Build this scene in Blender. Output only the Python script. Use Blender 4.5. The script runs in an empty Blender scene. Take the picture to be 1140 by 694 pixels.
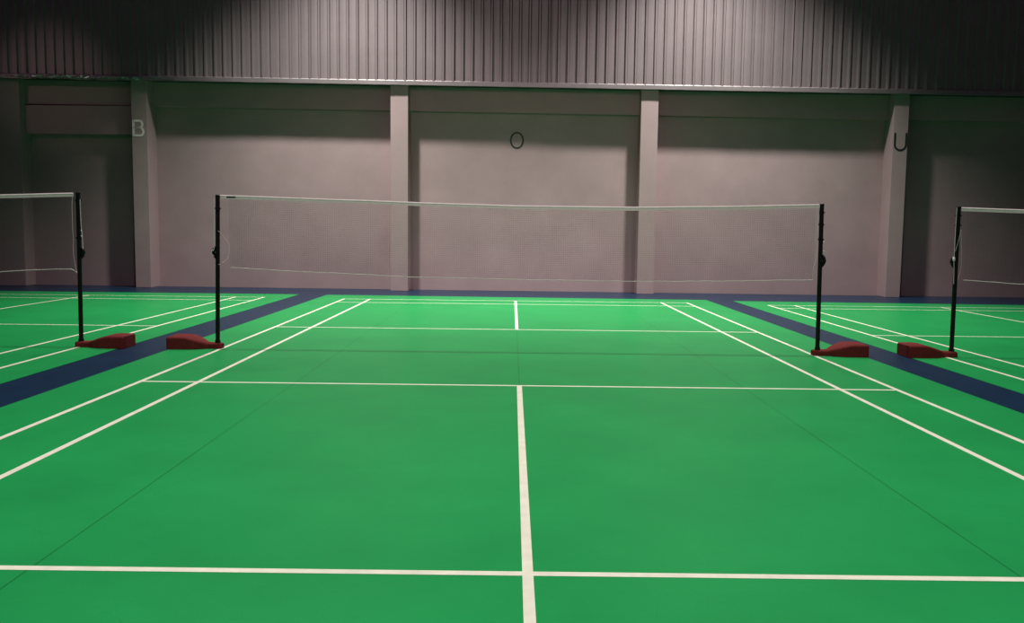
import bpy, bmesh, math, random
from mathutils import Vector, Matrix
random.seed(7)
C = bpy.context.scene.collection
SC = bpy.context.scene

# ------------------------------------------------------------------ materials
def mat(name, col, rough=.6, metal=0, spec=.5, nscale=None, namt=.0, bump=0, bscale=40, coat=0):
    m = bpy.data.materials.new(name); m.use_nodes = True
    nt = m.node_tree; b = nt.nodes['Principled BSDF']
    b.inputs['Base Color'].default_value = (*col, 1)
    b.inputs['Roughness'].default_value = rough
    b.inputs['Metallic'].default_value = metal
    b.inputs['Specular IOR Level'].default_value = spec
    if coat: b.inputs['Coat Weight'].default_value = coat
    tc = nt.nodes.new('ShaderNodeTexCoord')
    if nscale:
        n = nt.nodes.new('ShaderNodeTexNoise'); n.inputs['Scale'].default_value = nscale
        n.inputs['Detail'].default_value = 6; n.inputs['Roughness'].default_value = .65
        nt.links.new(tc.outputs['Object'], n.inputs['Vector'])
        mr = nt.nodes.new('ShaderNodeMapRange')
        mr.inputs['From Min'].default_value = .3; mr.inputs['From Max'].default_value = .7
        mr.inputs['To Min'].default_value = 1-namt; mr.inputs['To Max'].default_value = 1+namt
        nt.links.new(n.outputs['Fac'], mr.inputs['Value'])
        mx = nt.nodes.new('ShaderNodeVectorMath'); mx.operation = 'SCALE'
        mx.inputs[0].default_value = col
        nt.links.new(mr.outputs['Result'], mx.inputs['Scale'])
        nt.links.new(mx.outputs['Vector'], b.inputs['Base Color'])
    if bump:
        n2 = nt.nodes.new('ShaderNodeTexNoise'); n2.inputs['Scale'].default_value = bscale
        nt.links.new(tc.outputs['Object'], n2.inputs['Vector'])
        bp = nt.nodes.new('ShaderNodeBump'); bp.inputs['Strength'].default_value = bump
        bp.inputs['Distance'].default_value = .01
        nt.links.new(n2.outputs['Fac'], bp.inputs['Height'])
        nt.links.new(bp.outputs['Normal'], b.inputs['Normal'])
    return m

def court_material():
    """Green rolled-out sports vinyl: faint scuffs and the joints between the 1.8 m rolls."""
    m = mat('green_vinyl', (.015, .252, .068), rough=.36, spec=.085)
    nt = m.node_tree; N = nt.nodes; L = nt.links; b = N['Principled BSDF']
    tc = N.new('ShaderNodeTexCoord'); sp = N.new('ShaderNodeSeparateXYZ')
    L.new(tc.outputs['Object'], sp.inputs[0])
    def M(op, a, bb=None, clamp=False):
        n = N.new('ShaderNodeMath'); n.operation = op; n.use_clamp = clamp
        for i, v in enumerate((a, bb)):
            if v is None: continue
            if isinstance(v, (int, float)): n.inputs[i].default_value = v
            else: L.new(v, n.inputs[i])
        return n.outputs[0]
    def seam(co, period, off, w):
        f = M('PINGPONG', M('ADD', co, off), period/2)       # 0 at each joint
        return M('LESS_THAN', f, w)
    sx = seam(sp.outputs[0], 1.8, 0, .0045)
    sy = M('LESS_THAN', M('ABSOLUTE', sp.outputs[1]), .008)
    s = M('MAXIMUM', sx, sy)
    n1 = N.new('ShaderNodeTexNoise'); n1.inputs['Scale'].default_value = 1.3; n1.inputs['Detail'].default_value = 7
    n1.inputs['Roughness'].default_value = .62
    n2 = N.new('ShaderNodeTexNoise'); n2.inputs['Scale'].default_value = 2.2; n2.inputs['Detail'].default_value = 4
    n2.inputs['Distortion'].default_value = 2.5
    for n in (n1, n2): L.new(tc.outputs['Object'], n.inputs['Vector'])
    # thin curved scuff marks where the distorted noise crosses a level
    sc = M('ABSOLUTE', M('SUBTRACT', n2.outputs['Fac'], .56))
    sc = M('MULTIPLY', M('LESS_THAN', sc, .0035), M('GREATER_THAN', n1.outputs['Fac'], .55))
    v = M('ADD', M('MULTIPLY', M('SUBTRACT', n1.outputs['Fac'], .5), .45), 1.0)
    v = M('SUBTRACT', v, M('MULTIPLY', s, .32)); v = M('SUBTRACT', v, M('MULTIPLY', sc, .10))
    mx = N.new('ShaderNodeVectorMath'); mx.operation = 'SCALE'; mx.inputs[0].default_value = (.015, .252, .068)
    L.new(v, mx.inputs['Scale']); L.new(mx.outputs['Vector'], b.inputs['Base Color'])
    bp = N.new('ShaderNodeBump'); bp.inputs['Strength'].default_value = .12; bp.inputs['Distance'].default_value = .004
    n3 = N.new('ShaderNodeTexNoise'); n3.inputs['Scale'].default_value = 120
    L.new(tc.outputs['Object'], n3.inputs['Vector']); L.new(n3.outputs['Fac'], bp.inputs['Height'])
    L.new(bp.outputs['Normal'], b.inputs['Normal'])
    return m

M_GREEN = court_material()
M_BLUE  = mat('blue_vinyl', (.009, .022, .054), rough=.34, spec=.13, nscale=3, namt=.15)
M_LINE  = mat('line_paint', (.88, .66, .56), rough=.5, nscale=9, namt=.10)
M_WALL  = mat('grey_plaster', (.40, .228, .245), rough=.8, spec=.25, nscale=1.1, namt=.09, bump=.12, bscale=60)
M_PILLAR = mat('pillar_plaster', (.41, .238, .252), rough=.75, spec=.25, nscale=2, namt=.05)
M_BEAM = mat('beam_plaster', (.46, .225, .262), rough=.8, spec=.2, nscale=2, namt=.05)  # wall plaster tinted pinker, colour offsets green floor bounce in the overhang's shade
M_CLAD  = mat('metal_cladding', (.29, .190, .205), rough=.50, metal=.55, spec=.5, nscale=2.5, namt=.06)
M_FLASH = mat('metal_flashing', (.29, .20, .212), rough=.45, metal=.5, nscale=4, namt=.08)
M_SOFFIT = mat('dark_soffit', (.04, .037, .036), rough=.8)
M_FOIL  = mat('crumpled_foil', (.42, .40, .38), rough=.30, metal=.8)
M_BLACK = mat('black_steel', (.007, .005, .006), rough=.5, spec=.2)
M_KNOB  = mat('black_plastic', (.006, .004, .005), rough=.5, spec=.2)
M_BASE  = mat('red_rubber', (.175, .019, .019), rough=.8, spec=.1, nscale=60, namt=.25, bump=.5, bscale=180)
M_TAPE  = mat('white_tape', (1.0, .64, .70), rough=.8, nscale=30, namt=.08)
M_CORD  = mat('white_cord', (.98, .66, .68), rough=.8)
M_NET   = mat('brown_netting', (.12, .10, .09), rough=.9)
M_WHITE = mat('white_lettering', (1.0, .68, .70), rough=.6)
M_INK   = mat('black_lettering', (.012, .012, .012), rough=.6)

# ------------------------------------------------------------------ helpers
def obj(name, bm, m, parent=None, smooth=False, bevel=0):
    me = bpy.data.meshes.new(name)
    bmesh.ops.recalc_face_normals(bm, faces=bm.faces[:])
    bm.to_mesh(me); bm.free()
    me.materials.append(m)
    if smooth:
        for p in me.polygons: p.use_smooth = True
    o = bpy.data.objects.new(name, me); C.objects.link(o)
    if parent: o.parent = parent
    if bevel:
        b = o.modifiers.new('bevel', 'BEVEL'); b.width = bevel; b.segments = 3
        b.limit_method = 'ANGLE'; b.angle_limit = math.radians(40)
    return o

def tag(o, label, cat, group=None):
    o['label'] = label; o['category'] = cat
    if group: o['group'] = group
    return o

def thing(name, label, cat, loc=(0, 0, 0), group=None):
    o = bpy.data.objects.new(name, None); C.objects.link(o)
    o.empty_display_size = .1; o.location = loc
    return tag(o, label, cat, group)

def struct(o): o['kind'] = 'structure'; return o

def hexa(bm, pts):
    """8 points: bottom loop of four then top loop of four."""
    v = [bm.verts.new(p) for p in pts]
    for f in ((3, 2, 1, 0), (4, 5, 6, 7), (0, 1, 5, 4), (1, 2, 6, 5), (2, 3, 7, 6), (3, 0, 4, 7)):
        bm.faces.new([v[i] for i in f])

def box(bm, x0, x1, y0, y1, z0, z1):
    hexa(bm, [(x0, y0, z0), (x1, y0, z0), (x1, y1, z0), (x0, y1, z0),
              (x0, y0, z1), (x1, y0, z1), (x1, y1, z1), (x0, y1, z1)])

def tube(bm, pts, r, n=8, cap=True):
    pts = [Vector(p) for p in pts]; rings = []
    rr = r if isinstance(r, (list, tuple)) else [r]*len(pts)
    for i, p in enumerate(pts):
        d = (pts[min(i+1, len(pts)-1)] - pts[max(i-1, 0)]).normalized()
        up = Vector((0, 1, 0)) if abs(d.y) < .9 else Vector((1, 0, 0))
        a = d.cross(up).normalized(); b = d.cross(a)
        rings.append([bm.verts.new(p + rr[i]*(a*math.cos(2*math.pi*k/n) + b*math.sin(2*math.pi*k/n))) for k in range(n)])
    for A, B in zip(rings, rings[1:]):
        for k in range(n): bm.faces.new((A[k], A[(k+1) % n], B[(k+1) % n], B[k]))
    if cap: bm.faces.new(rings[0]); bm.faces.new(rings[-1][::-1])

def smooth_path(P, n=6):
    """Catmull-Rom through the points."""
    P = [Vector(p) for p in P]; out = []
    for i in range(len(P)-1):
        p0, p1, p2, p3 = P[max(i-1, 0)], P[i], P[i+1], P[min(i+2, len(P)-1)]
        for k in range(n):
            t = k/n
            out.append(.5*((2*p1) + (p2-p0)*t + (2*p0-5*p1+4*p2-p3)*t*t + (3*p1-p0-3*p2+p3)*t**3))
    return out + [P[-1]]

# ------------------------------------------------------------------ camera
cam = bpy.data.cameras.new('camera'); co = bpy.data.objects.new('camera', cam); C.objects.link(co)
cam.sensor_fit = 'HORIZONTAL'; cam.sensor_width = 36; cam.lens = 990.704*36/1140
yaw, pitch, roll = (0.000610, -0.090758, 0.011833)
f = Vector((math.sin(yaw)*math.cos(pitch), math.cos(yaw)*math.cos(pitch), math.sin(pitch)))
r = Vector((math.cos(yaw), -math.sin(yaw), 0)); u = r.cross(f)
c_, s_ = math.cos(roll), math.sin(roll)
r, u = c_*r + s_*u, -s_*r + c_*u
Mx = Matrix((r, u, -f)).transposed().to_4x4(); Mx.translation = Vector((-0.07008, -9.03769, 1.23748))
co.matrix_world = Mx; SC.camera = co
cam.clip_start = .05; cam.clip_end = 200

# ------------------------------------------------------------------ floor and courts
bm = bmesh.new(); box(bm, -17, 17, -14, 10.6, -.10, -.003)
struct(obj('floor', bm, M_BLUE))

def court(label, cx, x0, x1, y0, ybl, ybr, XS, XD, ysn, ysf, yl, yb, yln):
    """green mat with its painted lines; local origin at the centre of the net line"""
    bm = bmesh.new()
    hexa(bm, [(x0, y0, -.003), (x1, y0, -.003), (x1, ybr, -.003), (x0, ybl, -.003),
              (x0, y0, 0), (x1, y0, 0), (x1, ybr, 0), (x0, ybl, 0)])
    o = obj('badminton_court', bm, M_GREEN); tag(o, label, 'court', 'green badminton courts side by side')
    o.location = (cx, 0, 0)
    h = .02; ybn = yln - .74
    def line(name, xa, xb, ya, yb_, top=.0014):
        b = bmesh.new(); box(b, xa, xb, ya, yb_, .0001, top); return obj(name, b, M_LINE, o)
    for s in (-1, 1):
        line('side_line', s*XS-h, s*XS+h, ybn, yb)
        line('side_line', s*XD-h, s*XD+h, ybn, yb)
    line('centre_line', -h, h, ysf, yb); line('centre_line', -h, h, ybn, ysn)
    for yy in (ysn, ysf, yl, yln): line('service_line', -XD, XD, yy-h, yy+h, .0011)
    for yy in (yb, ybn): line('boundary_line', -XD-h, XD+h, yy-h, yy+h, .0008)
    return o
court('green badminton court in the middle, with its full net, ringed by blue strips', 0, -3.53, 3.53, -9.5, 7.58, 7.38,
      2.57, 3.03, -1.995, 2.06, 5.917, 6.64, -5.916)
court('green badminton court cut off by the left edge, left of the blue strip', -7.60, -3.5, 3.55, -9.5, 7.55, 7.60,
      2.615, 3.115, -2.0, 2.0, 6.09, 6.80, -5.9)
court('green badminton court cut off by the right edge, right of the blue strip', 7.36, -3.38, 3.5, -9.5, 7.20, 7.0,
      2.535, 2.985, -2.1, 1.88, 5.72, 6.33, -6.0)

# ------------------------------------------------------------------ back wall (runs very slightly askew to the court)
ANG = -.02; Y0 = 9.3; K = -.009
E_ = Vector((math.cos(ANG), math.sin(ANG), 0)); NN = Vector((math.sin(ANG), -math.cos(ANG), 0))
def W(s, d, z, k=0): return Vector((0, Y0, 0)) + E_*s + NN*d + Vector((0, 0, z + k*s))
def wbox(bm, s0, s1, d0, d1, z0, z1, k0=0, k1=0):
    hexa(bm, [W(s0, d1, z0, k0), W(s1, d1, z0, k0), W(s1, d0, z0, k0), W(s0, d0, z0, k0),
              W(s0, d1, z1, k1), W(s1, d1, z1, k1), W(s1, d0, z1, k1), W(s0, d0, z1, k1)])
SL, SR = -16.5, 16.5
bm = bmesh.new(); wbox(bm, SL, SR, -.2, 0, -.05, 8.6)
struct(obj('wall_back', bm, M_WALL))
for nm, xa, xb in (('wall_left', -16.7, -16.5), ('wall_right', 16.5, 16.7)):
    bm = bmesh.new(); box(bm, xa, xb, -14, 10.4, -.05, 8.6); struct(obj(nm, bm, M_WALL))
# ring beam under the cladding
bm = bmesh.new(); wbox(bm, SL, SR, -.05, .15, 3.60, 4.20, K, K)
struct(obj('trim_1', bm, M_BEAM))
# deeper lintel over the leftmost bay
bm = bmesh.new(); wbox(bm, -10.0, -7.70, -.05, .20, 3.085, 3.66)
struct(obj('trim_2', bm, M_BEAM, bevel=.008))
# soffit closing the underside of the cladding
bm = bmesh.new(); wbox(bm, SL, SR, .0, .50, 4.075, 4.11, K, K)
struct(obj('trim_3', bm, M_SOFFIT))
# flashing strip along the cladding foot
bm = bmesh.new()
n = 260; prev = None
for i in range(n+1):
    s = SL + (SR-SL)*i/n
    wob = .006*math.sin(s*1.7) + .004*math.sin(s*4.3+1)
    rough = .012 if s < -7.0 else .002
    dz = random.uniform(-rough, rough); dd = random.uniform(-rough, rough)
    prof = [(.50, 4.150), (.533+dd, 4.142), (.543+dd, 4.128), (.545+dd+wob*.3, 4.050+dz), (.50, 4.045+dz)]
    ring = [bm.verts.new(W(s, d, z, K)) for d, z in prof]
    if prev:
        for k in range(len(ring)-1): bm.faces.new((prev[k], prev[k+1], ring[k+1], ring[k]))
    prev = ring
struct(obj('trim_4', bm, M_FLASH))

# ribbed metal cladding: pans with narrow trapezoid ribs
PITCH = .1885; RH = .040; D0 = .50
bm = bmesh.new(); prof = []
k0 = int((SL)/PITCH)-1; k1 = int(SR/PITCH)+1
for k in range(k0, k1+1):
    x = .055 + k*PITCH + random.uniform(-.004, .004)
    h = RH
    lap = .012 if (k % 5 == 3) else 0
    prof += [(x-.034, D0), (x-.014, D0+h), (x+.014, D0+h+lap*.3), (x+.034, D0)]
    if k == 3: prof += [(x+.040, D0), (x+.046, D0-.025), (x+.056, D0-.025), (x+.060, D0)]   # sheet joint
    prof += [(x+PITCH*.5, D0+.003)]
prev = None
for s, d in prof:
    ring = [bm.verts.new(W(s, d, z, K)) for z in (4.09, 4.6, 5.4, 8.4)]
    if prev:
        for j in range(3): bm.faces.new((prev[j], ring[j], ring[j+1], prev[j+1]))
    prev = ring
struct(obj('trim_5', bm, M_CLAD))

# loose crumpled flashing pieces at the left end
def foil(s0, s1, z, hgt, seed, label):
    rnd = random.Random(seed); b = bmesh.new(); prev = None
    m_ = int((s1-s0)/.045)
    for i in range(m_+1):
        s = s0 + (s1-s0)*i/m_; e = math.sin(math.pi*i/m_)**.35
        hh = hgt*e*rnd.uniform(.6, 1.1)
        ring = [b.verts.new(W(s, .560+rnd.uniform(0, .025), z + hh*t + rnd.uniform(-.006, .006), K)) for t in (-.5, -.2, .2, .5)]
        if prev:
            for j in range(3): b.faces.new((prev[j], ring[j], ring[j+1], prev[j+1]))
        prev = ring
    o = obj('loose_flashing', b, M_FOIL)
    return tag(o, label, 'flashing', 'crumpled flashing bits along the cladding foot')
foil(-10.05, -7.75, 4.085, .075, 1, 'long crumpled silver flashing strip at the cladding foot, left of the letter B')
foil(-7.72, -7.40, 4.075, .09, 4, 'small crumpled silver flashing flap right above the letter B pillar')
foil(-7.32, -6.75, 4.10, .028, 3, 'thin bright bent flashing edge just right of the letter B pillar top')

# pillars
def pillar(label, s0, s1, d=.44, ztop=4.08):
    b = bmesh.new(); wbox(b, s0, s1, -.03, d, -.003, ztop, 0, K)
    return tag(obj('pillar', b, M_PILLAR, bevel=.006), label, 'pillar', 'grey wall pillars')
pillar('wide dark pillar cut off by the left edge of the photo', -11.3, -10.0, .36)
pillar('grey wall pillar bearing the white letter B', -7.70, -7.385)
pillar('grey wall pillar between the letters B and O, behind the left half of the middle net', -2.51, -2.16)
pillar('grey wall pillar between the letters O and U, behind the right half of the middle net', 2.45, 2.79)
pillar('grey wall pillar bearing the black letter U', 7.405, 7.695)

# letters
def stroke(bm, pts, w, closed=False, t=.006):
    P = [Vector((p[0], p[1])) for p in pts]; n = len(P); L, R = [], []
    for i in range(n):
        a = P[(i-1) % n] if (closed or i > 0) else None
        b = P[(i+1) % n] if (closed or i < n-1) else None
        d1 = (P[i]-a).normalized() if a is not None else None
        d2 = (b-P[i]).normalized() if b is not None else None
        if d1 is None: d1 = d2
        if d2 is None: d2 = d1
        n1 = Vector((-d1.y, d1.x)); n2 = Vector((-d2.y, d2.x)); m_ = (n1+n2)
        m_ = m_.normalized(); k = min(1/max(m_.dot(n1), .3), 1.6)
        L.append(P[i]+m_*w/2*k); R.append(P[i]-m_*w/2*k)
    return L, R
def letter(name, label, polys, w, dface, m):
    b = bmesh.new(); t = .005
    for pts, closed in polys:
        L, R = stroke(b, pts, w, closed); n = len(L); V = []
        for l, r_ in zip(L, R):
            V.append([b.verts.new(W(q.x, dd, q.y)) for q, dd in ((l, dface+.0005), (r_, dface+.0005), (r_, dface+t), (l, dface+t))])
        for i in range(n if closed else n-1):
            A, B = V[i], V[(i+1) % n]
            for k in range(4): b.faces.new((A[k], A[(k+1) % 4], B[(k+1) % 4], B[k]))
        if not closed: b.faces.new(V[0]); b.faces.new(V[-1][::-1])
    return tag(obj(name, b, m), label, 'letter', 'big capital letters on the wall')
# O : slim oval on the wall between the two middle pillars
cx, cz, a_, b_ = .0, 3.065, .125, .155
letter('letter_sign', 'thin black letter O on the wall between the two middle pillars',
       [([(cx+a_*math.cos(t*math.pi/18), cz+b_*math.sin(t*math.pi/18)) for t in range(36)], True)], .032, 0, M_INK)
# U
x0, x1, zt, zb = 7.445, 7.665, 3.24, 2.905
rr = (x1-x0)/2; ctr = ((x0+x1)/2, zb+rr)
letter('letter_sign', 'black letter U on the right pillar',
       [([(x0, zt)] + [(ctr[0]+rr*math.cos(math.pi+math.pi*k/14), ctr[1]+rr*math.sin(math.pi+math.pi*k/14)) for k in range(15)] + [(x1, zt)], False)],
       .036, .44, M_INK)
# B
x0, zt, zb = -7.665, 3.335, 3.045; zm = (zt+zb)/2 + .006
def bowl(za, zb_, xr):
    r_ = (za-zb_)/2; xc = xr - r_*.9
    return [(x0, za)] + [(xc + r_*.9*math.cos(math.pi/2 - math.pi*k/12), (za+zb_)/2 + r_*math.sin(math.pi/2 - math.pi*k/12)) for k in range(13)] + [(x0, zb_)]
letter('letter_sign', 'white letter B on the pillar at left',
       [([(x0, zb-.02), (x0, zt+.02)], False), (bowl(zt, zm, -7.485), False), (bowl(zm, zb, -7.465), False)], .042, .44, M_WHITE)

# ------------------------------------------------------------------ net posts
def post(label, xb, xt, ztop, out, rings, knob_z, extras=(), ropes=()):
    """out = +1/-1: the side the weighted base points to (away from the net)."""
    root = thing('net_post', label, 'net post', (xb, 0, 0), 'badminton net posts')
    dx = xt-xb
    # weighted base, a loft of rounded sections from the lip under the pole to the heavy end
    sec = [(-.050, .042, .050), (-.030, .050, .056), (.085, .052, .058), (.115, .066, .062), (.16, .105, .080), (.23, .140, .104),
           (.285, .150, .120), (.34, .153, .125), (.468, .153, .125), (.482, .144, .117)]
    b = bmesh.new(); rings_ = []
    for sx, hw, h in sec:
        c = min(.016, h*.3)
        prof = [(-hw, 0), (hw, 0), (hw, h-c), (hw-c*.4, h-c*.35), (hw-c, h), (-hw+c, h), (-hw+c*.4, h-c*.35), (-hw, h-c)]
        rings_.append([b.verts.new((out*sx, .01+.02*min(max((sx-.09)/.2, 0), 1)+y, z+.002)) for y, z in prof])
    for A, B in zip(rings_, rings_[1:]):
        for k in range(8): b.faces.new((A[k], A[(k+1) % 8], B[(k+1) % 8], B[k]))
    b.faces.new(rings_[0]); b.faces.new(rings_[-1][::-1])
    obj('weighted_base', b, M_BASE, root, smooth=False)
    def at(z): return Vector((dx*z/ztop, 0, z))
    b = bmesh.new(); tube(b, [at(.05), at(ztop-.012)], .0215, 20)
    pole = obj('pole', b, M_BLACK, root, smooth=False)
    b = bmesh.new(); tube(b, [at(ztop-.020), at(ztop-.004), at(ztop)], [.0235, .0235, .017], 20); obj('cap', b, M_KNOB, pole)
    b = bmesh.new(); tube(b, [at(.05), at(.085)], .027, 20); obj('socket', b, M_BLACK, pole)
    for z in rings:
        b = bmesh.new(); tube(b, [at(z-.010), at(z+.010)], .0245, 20)
        p = at(z); tube(b, [p+Vector((-.033, 0, 0)), p+Vector((.033, 0, 0))], .006, 8)
        obj('collar', b, M_KNOB, root)
    # rope cleat on the outer side
    p = at(knob_z); b = bmesh.new()
    tube(b, [p+Vector((out*.015, 0, -.06)), p+Vector((out*.032, 0, -.035)), p+Vector((out*.044, 0, 0)), p+Vector((out*.034, 0, .035)), p+Vector((out*.015, 0, .06))],
         [.012, .016, .018, .016, .012], 12)
    obj('cleat', b, M_KNOB, root, smooth=True)
    for z, rad in extras:
        p = at(z) + Vector((out*.030, -.008, 0)); b = bmesh.new()
        bmesh.ops.create_icosphere(b, subdivisions=2, radius=rad, matrix=Matrix.Translation(p) @ Matrix.Diagonal((.8, .9, 1.3, 1)))
        o = obj('rope_knot', b, M_CORD, root, smooth=True); o['label'] = 'pale knot of rope'
    for P, rr in ropes:
        b = bmesh.new(); tube(b, [Vector((p.x-xb, p.y, p.z)) for p in smooth_path(P)], rr, 6)
        o = obj('tie_rope', b, M_CORD, root); o['label'] = 'pale rope down the outer side of the post'
    return root, at

post('black net post at the left end of the middle net, on a red base', -3.072, -3.045, 1.562, -1, (1.425,), .982, (), (([(-3.076, -.012, 1.55), (-3.079, -.018, 1.3), (-3.084, -.02, 1.03), (-3.106, -.02, 1.00), (-3.110, -.02, .965), (-3.088, -.02, .945)], .0035),))
post('black net post at the right end of the middle net, on a red base', 3.066, 3.048, 1.543, 1, (1.455, 1.335, 1.185), .968, ((1.155, .009), (1.06, .010)))
post('black net post at the left edge of the photo, on a red base', -4.468, -4.452, 1.572, 1, (1.49, 1.11), .965, ((1.185, .008), (1.13, .008)), (([(-4.428, -.014, 1.50), (-4.424, -.016, 1.25), (-4.414, -.02, 1.14), (-4.410, -.02, 1.0)], .003),))
post('black net post at the right edge of the photo, on a red base', 4.438, 4.430, 1.533, -1, (1.44, 1.345), .975, ((1.0, .020),), (([(4.405, -.014, 1.52), (4.401, -.018, 1.3), (4.402, -.02, 1.0), (4.407, -.02, .9), (4.412, -.02, .75)], .0026), ([(4.452, -.024, 1.30), (4.430, -.028, 1.18), (4.408, -.024, 1.08)], .0016)))

# ------------------------------------------------------------------ nets
def interp(P, x):
    if x <= P[0][0]: return P[0][1]
    for (xa, a), (xb, b_) in zip(P, P[1:]):
        if x <= xb:
            t = (x-xa)/(xb-xa); t = t*t*(3-2*t)*.35 + t*.65
            return a+(b_-a)*t
    return P[-1][1]
def net(label, TOP, BOT, xl, xr, mesh_l, mesh_r):
    root = thing('badminton_net', label, 'net', ((xl+xr)/2, 0, 0), 'badminton nets')
    ox = (xl+xr)/2
    N = 64; xs = [xl+(xr-xl)*i/N for i in range(N+1)]
    TH = .040
    # white headband folded over the cord
    b = bmesh.new(); prev = None
    for x in xs:
        z = interp(TOP, x); w = .0035
        prof = [(-.002, z-TH), (-w, z-TH*.5), (-.009, z-.010), (-.005, z), (.005, z), (.009, z-.010), (w, z-TH*.5), (.002, z-TH)]
        ring = [b.verts.new((x-ox, y, zz)) for y, zz in prof]
        if prev:
            for k in range(8): b.faces.new((prev[k], prev[(k+1) % 8], ring[(k+1) % 8], ring[k]))
        else: b.faces.new(ring)
        prev = ring
    b.faces.new(prev[::-1])
    obj('headband', b, M_TAPE, root)
    # netting
    b = bmesh.new(); R_ = .0005; step = .019
    def strand(P):
        pr = None
        for p in P:
            ring = [b.verts.new(p+Vector(q)) for q in ((-R_, 0, -R_), (R_*1.2, R_, 0), (R_, -R_, R_))]
            if pr:
                for k in range(3): b.faces.new((pr[k], pr[(k+1) % 3], ring[(k+1) % 3], ring[k]))
            pr = ring
    nx = int((mesh_r-mesh_l)/step)
    for i in range(nx+1):
        x = mesh_l + i*step; zt = interp(TOP, x)-TH; zb = interp(BOT, x)
        strand([Vector((x-ox, 0, zt+(zb-zt)*t)) for t in (0, .5, 1)])
    nz = 38
    for j in range(nz+1):
        t = j/nz
        strand([Vector((mesh_l+(mesh_r-mesh_l)*i/48-ox, 0, (interp(TOP, mesh_l+(mesh_r-mesh_l)*i/48)-TH)*(1-t)+t*interp(BOT, mesh_l+(mesh_r-mesh_l)*i/48))) for i in range(49)])
    obj('netting', b, M_NET, root)
    # lower cord
    b = bmesh.new()
    tube(b, [(x-ox, 0, z) for x, z in [(x, interp(BOT, x)+random.uniform(-.002, .002)) for x in [mesh_l+(mesh_r-mesh_l)*i/90 for i in range(91)]]], .0036, 6)
    obj('bottom_cord', b, M_CORD, root)
    return root, ox
def cord(root, ox, pts, r=.003, name='tie_cord'):
    b = bmesh.new(); tube(b, [Vector((p.x-ox, p.y, p.z)) for p in smooth_path(pts)], r, 6)
    return obj(name, b, M_CORD, root)

TOPM = [(-3.02, 1.562), (-1.618, 1.529), (-.8, 1.507), (.013, 1.492), (1.1, 1.491), (2.0, 1.509), (3.025, 1.540)]
BOTM = [(-2.93, .832), (-2.6, .815), (-2.26, .797), (-.89, .752), (.2, .742), (1.12, .737), (2.03, .749), (2.6, .765), (2.99, .774)]
root, ox = net('middle badminton net, complete between two posts', TOPM, BOTM, -3.015, 3.020, -2.93, 2.99)
cord(root, ox, [(-3.042, -.026, 1.20), (-3.02, -.02, 1.185), (-2.983, -.01, 1.13), (-2.942, 0, 1.07), (-2.938, 0, .995), (-2.955, -.005, .92), (-3.02, -.02, .868), (-3.043, -.026, .86)], .0024)
cord(root, ox, [(-3.046, -.002, 1.553), (-3.01, 0, 1.556)], .003)
cord(root, ox, [(3.025, -.004, 1.535), (3.012, -.01, 1.40), (3.012, -.01, 1.15), (3.008, -.01, .98), (2.985, -.01, .90), (2.985, 0, .775)], .0035)
b = bmesh.new(); box(b, -2.955-ox, -2.862-ox, -.008, -.0045, 1.533, 1.547)
o = obj('band_slit', b, M_INK, root, bevel=.003); o['label'] = 'short dark slit in the white band'

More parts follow.
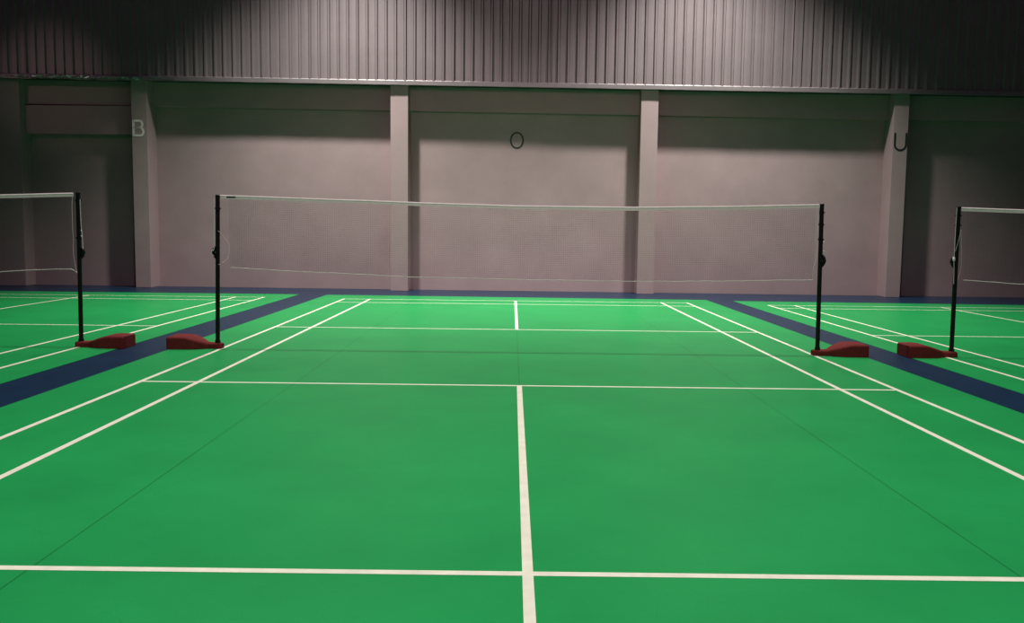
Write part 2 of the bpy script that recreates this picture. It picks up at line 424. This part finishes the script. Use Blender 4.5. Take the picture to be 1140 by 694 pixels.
TOPL = [(-10.5, 1.56), (-7.4, 1.49), (-5.24, 1.541), (-4.5, 1.566)]
BOTL = [(-10.3, .80), (-7.4, .735), (-6.0, .745), (-5.27, .760), (-4.9, .785), (-4.56, .797)]
root, ox = net('badminton net cut off by the left edge of the photo', TOPL, BOTL, -10.5, -4.50, -10.3, -4.56)
cord(root, ox, [(-4.56, 0, .797), (-4.52, -.005, .785), (-4.475, -.02, .757)], .003)
cord(root, ox, [(-4.50, -.004, 1.545), (-4.51, -.012, 1.45), (-4.512, -.012, 1.2), (-4.508, -.012, 1.1), (-4.512, -.012, .95), (-4.49, -.014, .80), (-4.475, -.024, .757)], .0026)
TOPR = [(4.46, 1.526), (5.09, 1.511), (7.4, 1.46), (10.5, 1.53)]
BOTR = [(4.52, .790), (5.14, .755), (7.4, .72), (10.3, .78)]
root, ox = net('badminton net cut off by the right edge of the photo', TOPR, BOTR, 4.455, 10.5, 4.52, 10.3)
cord(root, ox, [(4.462, -.01, 1.30), (4.474, -.012, 1.1), (4.482, -.012, .95), (4.470, -.014, .86), (4.455, -.02, .80)], .0016)

# ------------------------------------------------------------------ light
w = bpy.data.worlds.new('world'); SC.world = w; w.use_nodes = True
w.node_tree.nodes['Background'].inputs[0].default_value = (.80, .30, 1.0, 1)
w.node_tree.nodes['Background'].inputs[1].default_value = .046
def lamp(x, y, z, e, cone=130, blend=1.0, size=.22, col=(.80, 1, .90)):
    l = bpy.data.lights.new('hall_or_fill_lamp', 'SPOT'); l.energy = e; l.color = col
    l.spot_size = math.radians(cone); l.spot_blend = blend; l.shadow_soft_size = size
    o = bpy.data.objects.new('hall_or_fill_lamp', l); C.objects.link(o); o.location = (x, y, z)
    return o
lamp(-3.30, 6.4, 8.8, 5200, 97); lamp(3.65, 6.4, 8.8, 5200, 97)
lamp(-3.5, 0.5, 8.8, 1600, 124); lamp(3.6, 0.5, 8.8, 1600, 124)
lamp(-3.5, -6.2, 8.8, 1850, 117); lamp(3.6, -6.2, 8.8, 1850, 117)
# added soft fill behind the camera, not a hall fixture; lifts the wall shadows
fl = lamp(0, -13, 6, 1800, 33, 1, 2.0, (1, .9, .95))
# added narrow spot for an unseen low source at left, brightening the cladding foot
sl = lamp(-13.2, .5, 6.0, 130, 18, 1, .15, (1, .88, .86))
sl.rotation_euler = (Vector((-9.3, 9.0, 3.95)) - Vector((-13.2, .5, 6.0))).to_track_quat('-Z', 'Y').to_euler()
fl.rotation_euler = (Vector((0, 9.3, 2.8)) - Vector((0, -13, 6))).to_track_quat('-Z', 'Y').to_euler()

SC.view_settings.view_transform = 'Standard'
SC.view_settings.look = 'None'
SC.view_settings.exposure = 0
SC.view_settings.gamma = 1
